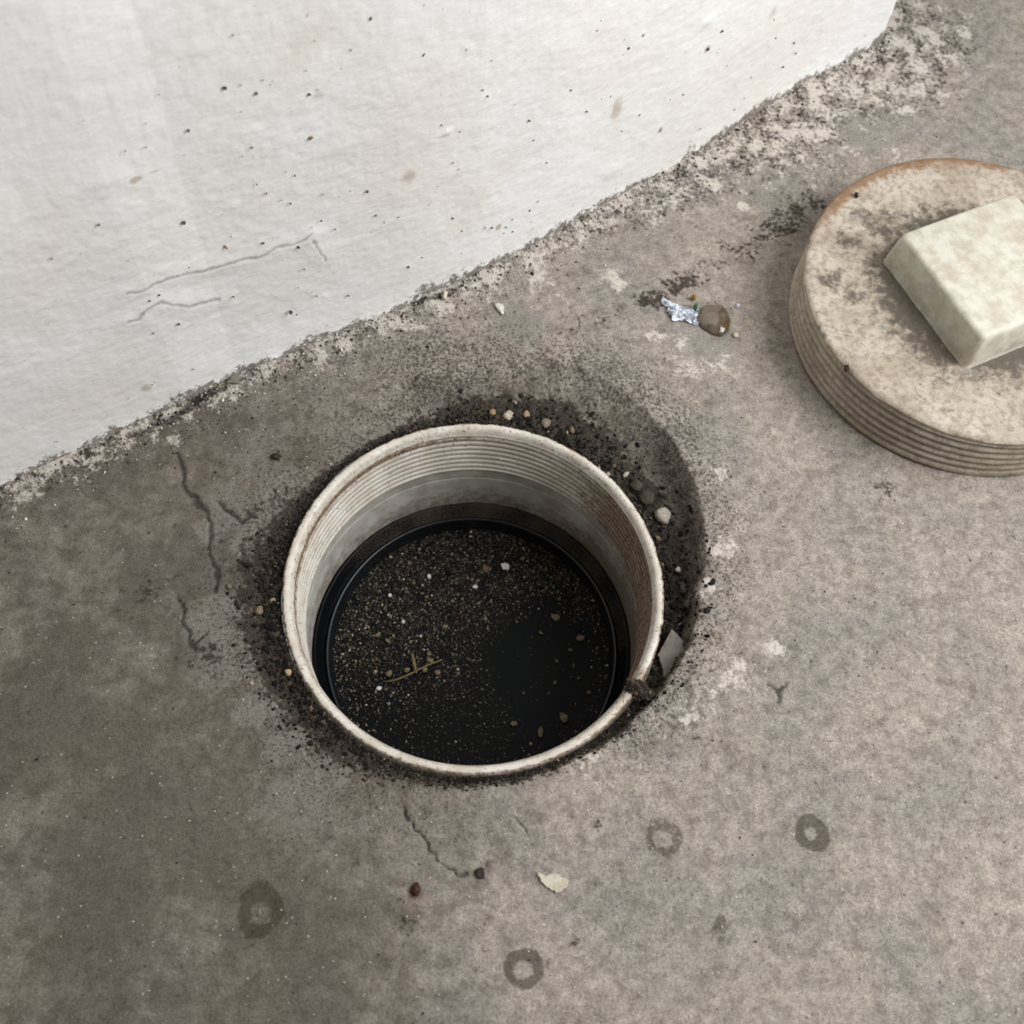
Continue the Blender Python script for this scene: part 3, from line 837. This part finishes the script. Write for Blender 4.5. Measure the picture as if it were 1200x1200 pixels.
rad = np.concatenate([[0.01], np.arange(0.8, 61.2, 0.8), [61.6, 62.2, 62.6, 62.9, 62.95]])
th = np.linspace(0, 2 * np.pi, 360, endpoint=False)
A, R_ = np.meshgrid(th, rad); x = (R_ * np.cos(A)); y = (R_ * np.sin(A))
zz = CH - 0.15 + (fbm(x, y, 7, 211, 4, 0.6) - 0.5) * 0.55 - np.clip((R_ - 61.4) / 1.6, 0, 1) ** 2 * 1.1
R2 = R_ + np.where(R_ > 61, (fbm(A * 60, R_ * 0, 5, 213, 4, 0.65) - 0.5) * 0.9, 0)
v = np.stack([(R2 * np.cos(A)).ravel(), (R2 * np.sin(A)).ravel(), zz.ravel()], 1)
dg = np.degrees(A); dg = np.where(dg > 180, dg - 360, dg)
mould = sstep(48, 28, R_) * 0.75 + 0.42 * fbm(x, y, 22, 217, 3)
for (mx, my, mr) in [(975, 328, 7), (993, 280, 9), (1030, 262, 12), (1000, 345, 5), (1040, 310, 12)]:
    c = at(mx, my, CH)
    mould = np.maximum(mould, 0.75 * sstep(mr * 1.5, 0, np.hypot(x + CX - c[0], y + CY - c[1]) + (fbm(x, y, 5, 219, 4, 0.6) - 0.5) * mr * 1.3))
edge = 0.95 * sstep(52, 62, R_) * sstep(62, 25, np.abs(dg - 112)) + 0.30 * sstep(57, 62.5, R_)
obj('plug_face', mesh_from('plug_face', v, grid_faces(360, len(rad), True), dict(mould=mould.ravel(), edge=edge.ravel(), groove=0 * x.ravel())), CAP, capo, label='speckled cream face of the plug, browned at the edge')

def rounded_block(sx, sy, z0, z1, rr, taper=0.94, nseg=5):
    ring = []
    for k, (qx, qy) in enumerate([(1, 1), (-1, 1), (-1, -1), (1, -1)]):
        for i in range(nseg + 1):
            a = math.radians(90 * k + 90 * i / nseg)
            ring.append((qx * (sx - rr) + rr * math.cos(a), qy * (sy - rr) + rr * math.sin(a)))
    ring = np.array(ring); n = len(ring)
    lv = [(z0, 1.0), (z0 + 1.0, 0.985)] + [(z0 + (z1 - z0 - 1.6) * t, 1.0 - (1 - taper) * t) for t in (0.2, 0.5, 0.8, 1.0)] + [(z1 - 0.6, taper - 0.015), (z1, taper - 0.06)]
    V = np.concatenate([np.c_[ring * s, np.full(n, z)] for z, s in lv])
    F = [tuple(q) for q in grid_faces(n, len(lv), True)]
    F.append(tuple(range((len(lv) - 1) * n, len(lv) * n)))
    return V, F
V, F = rounded_block(26, 26, CH - 0.4, CH + 15, 2.2)
ra = math.radians(25)
V = np.stack([V[:, 0] * math.cos(ra) - V[:, 1] * math.sin(ra), V[:, 0] * math.sin(ra) + V[:, 1] * math.cos(ra), V[:, 2]], 1)
BOSS = mat_plain('pale_plastic', (206, 202, 188), (180, 172, 154), 6, 0.5, 0.4, 0.2)
obj('square_boss', mesh_from('square_boss', V, F, dict(groove=np.zeros(len(V)))), BOSS, capo, label='pale square boss for a wrench')

# ------------------------------------------------------------------ single small things
def stone_mesh(name, sx, sy, sz_, seed, flat=0.0, facets=7, sub=3, rgh=0.35):
    bv, bf = (ICO3 if sub == 3 else ICO2)
    r2 = np.random.default_rng(seed)
    V = bv.copy()
    for _ in range(facets):                               # cut flats
        d = r2.normal(size=3); d /= np.linalg.norm(d); c = r2.uniform(0.62, 0.9)
        s = V @ d
        V = V - np.clip(s - c, 0, None)[:, None] * d[None] * 0.92
    V = V * (1 + (fbm(V[:, 0] * 10 + V[:, 2] * 7, V[:, 1] * 10, 4, seed, 3) - 0.5)[:, None] * rgh)
    V = V * np.array([sx, sy, sz_])
    V[:, 2] -= V[:, 2].min() * 0.75
    return mesh_from(name, V, bf, smooth=True)

def stone(px, py, zref, w_px, h_px, thick, rot, cols, label, name='pebble', cat='pebble', seed=1, rough=0.8, group=None, on='floor', spec=0.25, facets=7):
    p = at(px, py, zref)
    z = floor_z(p[0], p[1]) if on == 'floor' else zref
    p = at(px, py, z)
    k = 0.276 * (1 - 0.0 * z)
    crumb = cat in ('crumb', 'plaster', 'mortar')
    if crumb: w_px, h_px = w_px * 0.85, h_px * 0.85
    me = stone_mesh(name, w_px * k / 2, h_px * k / 2 * 1.1, thick, seed, facets=facets, rgh=1.1 if crumb else 0.35)
    o = obj(name, me, mat_plain(name + '_stone', cols[0], cols[1], 1.6, rough, spec, 0.2), None, label, cat, group)
    o.location = (p[0] * MM, p[1] * MM, (z - 0.1) * MM)
    o.rotation_euler = (0, 0, math.radians(rot))
    return o

stone(776, 606, -9, 20, 24, 2.6, 20, ((176, 168, 156), (148, 140, 128)), 'largest pale pebble in the dark soil right of the pipe rim', seed=3)
stone(794, 669, -9, 8, 9, 1.2, 0, ((188, 182, 172), (160, 152, 142)), 'small pale pebble in the soil below the largest pale pebble', seed=5)
stone(733, 557, -7, 11, 6, 0.9, 40, ((180, 172, 160), (150, 142, 130)), 'pale sliver of grit in the soil upper right of the rim', seed=7, name='stone_chip', cat='stone chip')
stone(757, 585, -8, 22, 20, 2.2, 10, ((72, 64, 56), (52, 46, 40)), 'dark brown stone in the soil touching the rim beside the largest pale pebble', seed=9)
stone(745, 571, -8, 16, 15, 2.0, 60, ((80, 72, 64), (56, 50, 44)), 'dark rounded stone in the soil above the dark brown stone', seed=11)
stone(801, 690, -9, 10, 16, 1.0, 20, ((96, 90, 82), (70, 64, 58)), 'grey stone chip against the concrete edge right of the pipe', seed=13, name='stone_chip', cat='stone chip')
stone(338, 789, -2, 9, 8, 1.1, 0, ((178, 158, 122), (150, 130, 100)), 'tan pebble in the soil at lower left of the rim', seed=15)
stone(304, 716, -2, 11, 11, 1.1, 0, ((128, 114, 94), (104, 92, 76)), 'brown pebble in the soil left of the rim', seed=17)
stone(320, 705, -2, 8, 8, 0.9, 0, ((142, 128, 104), (112, 100, 82)), 'small tan pebble in the soil left of the rim', seed=18)
stone(595, 488, -5, 15, 13, 1.3, 30, ((186, 176, 160), (140, 128, 112)), 'pale chipped stone behind the top of the rim', seed=19, name='stone_chip', cat='stone chip')
stone(577, 484, -5, 9, 9, 1.0, 0, ((160, 138, 98), (128, 108, 78)), 'yellowish pebble behind the top of the rim', seed=21)
stone(617, 487, -5, 10, 11, 1.1, 0, ((168, 148, 116), (130, 114, 90)), 'tan pebble just right of the pale chipped stone', seed=23)
stone(640, 497, -5, 13, 14, 1.3, 0, ((140, 128, 108), (100, 90, 76)), 'brown pebble in the soil at upper right of the rim', seed=25)
stone(487, 1042, 0, 13, 14, 1.0, 0, ((74, 44, 26), (48, 34, 26)), 'rusty brown crumb on the open concrete below the pipe', seed=27, name='rust_crumb', cat='crumb', rough=0.6)
stone(562, 1024, 0, 12, 12, 1.0, 0, ((60, 50, 42), (40, 34, 30)), 'dark crumb of soil on the concrete right of the rusty crumb', seed=29, name='soil_crumb', cat='crumb')
stone(323, 536, 0, 13, 12, 1.0, 20, ((62, 48, 40), (40, 33, 29)), 'dark brown crumb on the concrete upper left of the rim', seed=31, name='soil_crumb', cat='crumb')
stone(540, 459, -2, 8, 7, 0.9, 0, ((40, 38, 37), (28, 27, 27)), 'black crumb on the concrete behind the rim', seed=33, name='soil_crumb', cat='crumb')
stone(274, 446, 1, 24, 14, 1.2, 25, ((134, 128, 114), (110, 104, 92)), 'grey mortar lump stuck at the foot of the white wall', seed=35, name='mortar_lump', cat='mortar')
stone(985, 66, 1, 18, 14, 2.4, 20, ((226, 222, 216), (206, 200, 192)), 'white plaster lump at the far end of the wall foot', seed=37, name='plaster_lump', cat='plaster')
stone(521, 349, 1, 10, 16, 1.6, -20, ((214, 204, 192), (190, 178, 164)), 'pinkish white plaster lump at the wall foot behind the pipe', seed=39, name='plaster_lump', cat='plaster')
stone(586, 362, 0, 12, 24, 0.9, 30, ((222, 216, 208), (196, 188, 178)), 'white plaster flake on the concrete behind the pipe', seed=41, name='plaster_flake', cat='plaster')
stone(1003, 230, 23, 7, 8, 1.0, 0, ((56, 50, 46), (38, 34, 32)), 'black crumb on the browned edge of the screw plug', seed=43, name='soil_crumb', cat='crumb', on='cap')
stone(991, 433, 21.5, 9, 9, 1.2, 0, ((52, 46, 40), (36, 32, 30)), 'black crumb on the lower left edge of the screw plug', seed=44, name='soil_crumb', cat='crumb', on='cap')

def flake(name, pts_px, zref, thick, mat, label, cat, on='floor', bend=0.0, tilt=(0, 0), lift=0.15):
    """thin chip with the outline given, real thickness"""
    P = np.array([at(px, py, zref)[:2] for px, py in pts_px])
    c = P.mean(0)
    z = floor_z(*c) if on == 'floor' else zref
    P = np.array([at(px, py, z)[:2] for px, py in pts_px]); c = P.mean(0)
    # round the outline a little
    Q = []
    n = len(P)
    for i in range(n):
        a, b = P[i], P[(i + 1) % n]
        for t in (0.0, 0.25, 0.5, 0.75):
            q = a + (b - a) * t
            Q.append(q + rng.normal(size=2) * 0.12)
    Q = np.array(Q) - c; m = len(Q)
    V = []
    for s, zz_ in ((0.9, 0.0), (1.0, thick * 0.4), (0.93, thick), (0.55, thick * 1.15)):
        q = Q * s
        V.append(np.c_[q, zz_ + bend * (q[:, 0] ** 2) + rng.normal(size=m) * thick * 0.06])
    V = np.concatenate(V + [np.array([[0, 0, thick * 1.2], [0, 0, 0.0]])])
    F = [tuple(q) for q in grid_faces(m, 4, True)]
    F += [(3 * m + i, 3 * m + (i + 1) % m, 4 * m) for i in range(m)]
    F += [((i + 1) % m, i, 4 * m + 1) for i in range(m)]
    o = obj(name, mesh_from(name, V, F, smooth=False), mat, None, label, cat)
    o.location = (c[0] * MM, c[1] * MM, (z + lift) * MM)
    o.rotation_euler = (tilt[0], tilt[1], 0)
    return o

flake('stone_shard', [(776, 757), (787, 738), (800, 752), (802, 764), (790, 790), (778, 800), (775, 782), (770, 768)], -7.0, 1.1,
      mat_plain('smooth_grey_stone', (128, 122, 114), (114, 108, 101), 4, 0.6, 0.3, 0.05),
      'smooth flat grey shard wedged between rim and concrete edge', 'stone shard', on='x', tilt=(0.06, -0.10))
flake('paint_flake', [(629, 1023), (640, 1026), (652, 1024), (666, 1032), (664, 1042), (654, 1047), (645, 1044), (636, 1036)], 0, 0.6,
      mat_plain('cream_paint', (198, 190, 174), (180, 170, 152), 3, 0.7, 0.3, 0.1), 'cream paint flake lying on the concrete below the pipe', 'paint flake', bend=0.02)
leafm = mat_plain('dry_leaf', (122, 108, 82), (84, 74, 56), 1.5, 0.7, 0.25, 0.2)
tanm = mat_plain('tan_chip', (116, 94, 72), (84, 68, 52), 1.5, 0.7, 0.25, 0.2)
whitem = mat_plain('white_flake', (206, 206, 206), (184, 184, 184), 1.5, 0.7, 0.25, 0.2)
def hole_flake(px, py, w_, h_, rot, mat, label, name, cat, thick=0.5, n=7):
    pts = []
    for i in range(n):
        a = 2 * math.pi * i / n; s = rng.uniform(0.75, 1.15)
        u, v_ = w_ / 2 * s * math.cos(a), h_ / 2 * s * math.sin(a)
        c, s_ = math.cos(math.radians(rot)), math.sin(math.radians(rot))
        pts.append((px + u * c - v_ * s_, py + u * s_ + v_ * c))
    p = at(px, py, -61.5)
    zz_ = -62 + float(bed_height(np.array([p[0]]), np.array([p[1]]))[0][0]) * 0.6
    return flake(name, pts, zz_ + 0.4, thick, mat, label, cat, on='x', lift=0.1, tilt=(rng.uniform(-.15, .15), rng.uniform(-.15, .15)))
hole_flake(569, 667, 7, 13, -10, tanm, 'brown wood chip in the debris near the top of the stopper', 'wood_chip', 'wood chip')
hole_flake(592, 664, 13, 8, 10, whitem, 'largest white flake in the debris on the stopper', 'white_flake', 'flake')
hole_flake(503, 676, 5, 6, 0, whitem, 'white flake in the debris left of the largest white flake', 'white_flake', 'flake')
hole_flake(457, 698, 5, 4, 0, whitem, 'white flake nearest the left of the debris', 'white_flake', 'flake')
hole_flake(557, 688, 6, 5, 20, whitem, 'white flake below the brown wood chip', 'white_flake', 'flake')
hole_flake(522, 735, 7, 6, 0, leafm, 'olive leaf crumb in the middle of the debris', 'leaf_fragment', 'leaf')
hole_flake(651, 724, 11, 8, 20, leafm, 'tan leaf crumb at the right edge of the bare black patch', 'leaf_fragment', 'leaf')
hole_flake(661, 841, 9, 15, -25, leafm, 'large tan leaf fragment low in the stopper', 'leaf_fragment', 'leaf', n=6)
hole_flake(634, 858, 8, 14, 5, leafm, 'pale leaf fragment left of the large tan one', 'leaf_fragment', 'leaf')
hole_flake(602, 848, 9, 7, 0, leafm, 'small tan leaf crumb below the bare black patch', 'leaf_fragment', 'leaf')
hole_flake(680, 748, 10, 8, 0, leafm, 'dull leaf crumb at the far right of the debris', 'leaf_fragment', 'leaf')
hole_flake(443, 744, 9, 5, -50, leafm, 'olive leaf crumb at the left of the debris', 'leaf_fragment', 'leaf')
hole_flake(455, 752, 8, 4, 40, leafm, 'olive sliver above the dry twig', 'leaf_fragment', 'leaf')
hole_flake(444, 807, 7, 5, 0, whitem, 'grey white flake below the dry twig', 'white_flake', 'flake')
CRUMBS = [(634, 742, 'right of the bare patch, below the tan leaf crumb'), (652, 775, 'at the middle right edge of the bare patch'), (672, 780, 'upper one of the cluster right of the bare patch'),
          (678, 795, 'middle one of the cluster right of the bare patch'), (690, 812, 'lowest one of the cluster right of the bare patch'), (650, 800, 'at the lower right edge of the bare patch'),
          (700, 760, 'closest to the right wall of the pipe'), (668, 762, 'left of the dull leaf crumb'), (640, 668, 'at the upper right of the debris'), (622, 690, 'above the tan leaf crumb'),
          (612, 655, 'just right of the largest white flake'), (640, 690, 'right above the tan leaf crumb'), (655, 702, 'between the tan leaf crumb and the right lip'), (500, 700, 'below the second white flake'),
          (540, 718, 'above the olive leaf crumb in the middle'), (480, 660, 'at the upper left of the debris'), (530, 650, 'topmost, below the raised lip'), (575, 706, 'at the top of the bare patch')]
for k_, (px, py, where) in enumerate(CRUMBS):
    hole_flake(px, py, rng.uniform(4, 7), rng.uniform(2.5, 5), rng.uniform(0, 180), leafm if k_ % 5 < 3 else tanm, 'small brown plant crumb ' + where, 'plant_crumb', 'crumb')['group'] = 'plant crumbs on the stopper'

# dry twig
def tube(pts, r0, r1, nseg=7):
    pts = np.array(pts, float); V = []
    for i, p in enumerate(pts):
        t = pts[min(i + 1, len(pts) - 1)] - pts[max(i - 1, 0)]; t /= np.linalg.norm(t)
        u = np.cross(t, [0, 0, 1.0]); u /= np.linalg.norm(u) + 1e-9; w_ = np.cross(u, t)
        r = r0 + (r1 - r0) * i / (len(pts) - 1)
        for k in range(nseg):
            a = 2 * math.pi * k / nseg
            V.append(p + r * (math.cos(a) * u + math.sin(a) * w_))
    F = [tuple(q) for q in grid_faces(nseg, len(pts), True)]
    F.append(tuple(range(nseg))[::-1]); F.append(tuple(range((len(pts) - 1) * nseg, len(pts) * nseg)))
    return np.array(V), F
base = at(485, 790, -60.5)
tw = thing('dry_twig', base, 'dry olive twig with small leaves lying in the debris', 'twig')
def rel(px, py, z): return at(px, py, z) - base
TW = mat_plain('dry_stem', (132, 118, 78), (98, 86, 56), 1.5, 0.75, 0.2, 0.1)
V, F = tube([rel(452, 799, -60.9), rel(466, 796, -60.5), rel(480, 790, -60.2), rel(492, 784, -60.0), rel(505, 778, -60.1), rel(518, 773, -60.4)], 0.35, 0.22)
obj('stem', mesh_from('stem', V, F), TW, tw)
V, F = tube([rel(487, 787, -60.2), rel(485, 776, -59.2), rel(483, 766, -58.6)], 0.75, 0.45)
obj('side_stem', mesh_from('side_stem', V, F), TW, tw)
for (px, py, w_, h_, rt) in [(477, 785, 8, 6, 30), (504, 774, 9, 6, -20), (498, 785, 7, 6, 10), (513, 788, 7, 6, 0), (456, 789, 9, 7, 50), (503, 766, 6, 6, 0)]:
    m = 10; a = np.linspace(0, 2 * np.pi, m, endpoint=False)
    c0 = rel(px, py, -60.2); k = 0.32
    ux = np.cos(a) * w_ / 2 * k; uy = np.sin(a) * h_ / 2 * k * (1 - 0.35 * np.cos(a))
    cr, sr = math.cos(math.radians(rt)), math.sin(math.radians(rt))
    X = ux * cr - uy * sr; Y = ux * sr + uy * cr
    V = np.concatenate([np.c_[X, Y, 0 * X] + c0, np.c_[X, Y, 0 * X + 0.3] * [0.92, 0.92, 1] + c0, [c0 + [0, 0, 0.55]]])
    F = [tuple(q) for q in grid_faces(m, 2, True)] + [(m + i, m + (i + 1) % m, 2 * m) for i in range(m)] + [tuple(range(m))[::-1]]
    obj('leaf', mesh_from('leaf', V, F), leafm, tw)

# clod of soil lying across the rim
def clod():
    c = at(746, 806, 0.5)
    n = 420
    t = rng.normal(size=n) * 0.55
    ax = np.array([0.80, 0.60]); px_ = np.array([-0.6, 0.8])
    u = rng.normal(size=n) * 2.8 + 0.8; v_ = rng.normal(size=n) * 1.9
    x = c[0] + u * ax[0] + v_ * px_[0]; y = c[1] + u * ax[1] * -0.2 + v_ * px_[1]
    r = np.hypot(x, y)
    keep = (r > 58.3) & (r < 67)
    x, y, u, v_ = x[keep], y[keep], u[keep], v_[keep]; r = r[keep]
    hh = np.clip(1.5 - 0.09 * (u * u + v_ * v_), 0, None)
    zb = np.where(r < 62.2, 0.1, -0.9)
    z = zb + hh * rng.uniform(0, 1, len(x)) * 0.9
    sz = np.clip(rng.gamma(2.2, 0.2, len(x)) + 0.2, 0.2, 1.2)
    cl = pick_cols(len(x), [(50, 43, 35), (66, 56, 45), (38, 33, 28), (96, 82, 66)], [5, 4, 3, 1])
    V, F, Cc = grains(np.stack([x, y, z], 1) - np.array([c[0], c[1], 0]), sz, cl)
    o = obj('soil_clod', mesh_from('soil_clod', V, F, color=Cc, smooth=False), GRIT, None, 'crumbly brown soil clod lying across the rim at its lower right', 'soil clod', kind='stuff')
    o.location = (c[0] * MM, c[1] * MM, 0)
clod()

# glossy brown lump and the crumpled film beside it
p = at(838, 377, 0); pz = floor_z(p[0], p[1])
Mb = Mat('brown_gel', 0.14, 0.6)
nb_ = Mb.noise(4, 4, 0.6)
cb = Mb.mix(Mb.step(nb_, 0.35, 0.65), srgb(146, 132, 114), srgb(112, 95, 74))
cb = Mb.mix(Mb.math('MULTIPLY', Mb.step(Mb.noise(3, 3), 0.55, 0.68), 0.7), cb, srgb(140, 96, 58))
Mb.color(cb); Mb.b.inputs['Transmission Weight'].default_value = 0.55
Mb.b.inputs['Coat Weight'].default_value = 0.5
Mb.bump(Mb.noise(2, 2), 0.25, 0.5)
bv, bf = ICO3
V = bv * (1 + (fbm(bv[:, 0] * 10 + 5 * bv[:, 2], bv[:, 1] * 10, 8, 401, 3) - 0.5)[:, None] * 0.55) * np.array([6.0, 6.8, 2.6])
V[:, 2] = np.where(V[:, 2] < 0, V[:, 2] * 0.25, V[:, 2])
o = obj('resin_lump', mesh_from('resin_lump', V, bf), Mb.m, None, 'glossy brown translucent lump stuck on the concrete behind the pipe', 'lump')
o.location = (p[0] * MM, p[1] * MM, (pz + 0.2) * MM)

Mf = Mat('shiny_film', 0.22, 0.7)
Mf.color(Mf.mix(Mf.step(Mf.noise(2.5, 3), 0.4, 0.62), srgb(226, 230, 238), srgb(150, 156, 168)))
Mf.b.inputs['Metallic'].default_value = 0.1
Mf.b.inputs['Coat Weight'].default_value = 0.6
p = at(800, 368, 0); pz = floor_z(p[0], p[1])
nu, nv = 22, 16
U, Vv = np.meshgrid(np.linspace(-1, 1, nu), np.linspace(-1, 1, nv))
out = 0.8 + 0.35 * (fbm(U * 5 + 9, Vv * 5, 2.2, 411, 3) - 0.5) * 2
X = U * 7.4 * out; Y = Vv * 4.6 * out - U * 2.2
Zz = 0.35 + 3.2 * np.abs(fbm(U * 5, Vv * 5, 1.9, 413, 3, 0.6) - 0.5) * 2 + 0.9 * (1 - np.maximum(np.abs(U), np.abs(Vv)))
top = np.stack([X.ravel(), Y.ravel(), Zz.ravel()], 1); bot_ = top - [0, 0, 0.12]
gf = grid_faces(nu, nv); m = nu * nv
rim_ = list(range(nu)) + [i * nu + nu - 1 for i in range(1, nv)] + [(nv - 1) * nu + i for i in range(nu - 2, -1, -1)] + [i * nu for i in range(nv - 2, 0, -1)]
F = [tuple(q) for q in gf] + [tuple((q + m)[::-1]) for q in gf] + [(rim_[(i + 1) % len(rim_)], rim_[i], rim_[i] + m, rim_[(i + 1) % len(rim_)] + m) for i in range(len(rim_))]
o = obj('film_scrap', mesh_from('film_scrap', np.concatenate([top, bot_]), F, smooth=False), Mf.m, None, 'crumpled shiny silvery film scrap beside the glossy brown lump', 'film scrap')
o.location = (p[0] * MM, p[1] * MM, pz * MM)
stone(814, 363, 0, 7, 9, 1.8, 0, ((44, 110, 62), (32, 84, 50)), 'green crumb between the film scrap and the brown lump', seed=51, name='green_crumb', cat='crumb', rough=0.3, spec=0.5)
stone(812, 351, 0, 7, 8, 1.4, 20, ((150, 116, 40), (112, 84, 34)), 'yellow crumb just above the green crumb', seed=53, name='yellow_crumb', cat='crumb', rough=0.5)
stone(864, 360, 0, 6, 6, 1.1, 0, ((228, 230, 236), (200, 204, 212)), 'tiny white shiny chip right of the glossy brown lump', seed=55, name='white_chip', cat='chip', rough=0.25, spec=0.6)
stone(862, 394, 0, 8, 8, 1.0, 0, ((206, 194, 166), (180, 168, 142)), 'cream chip at the lower right of the glossy brown lump', seed=57, name='cream_chip', cat='chip')
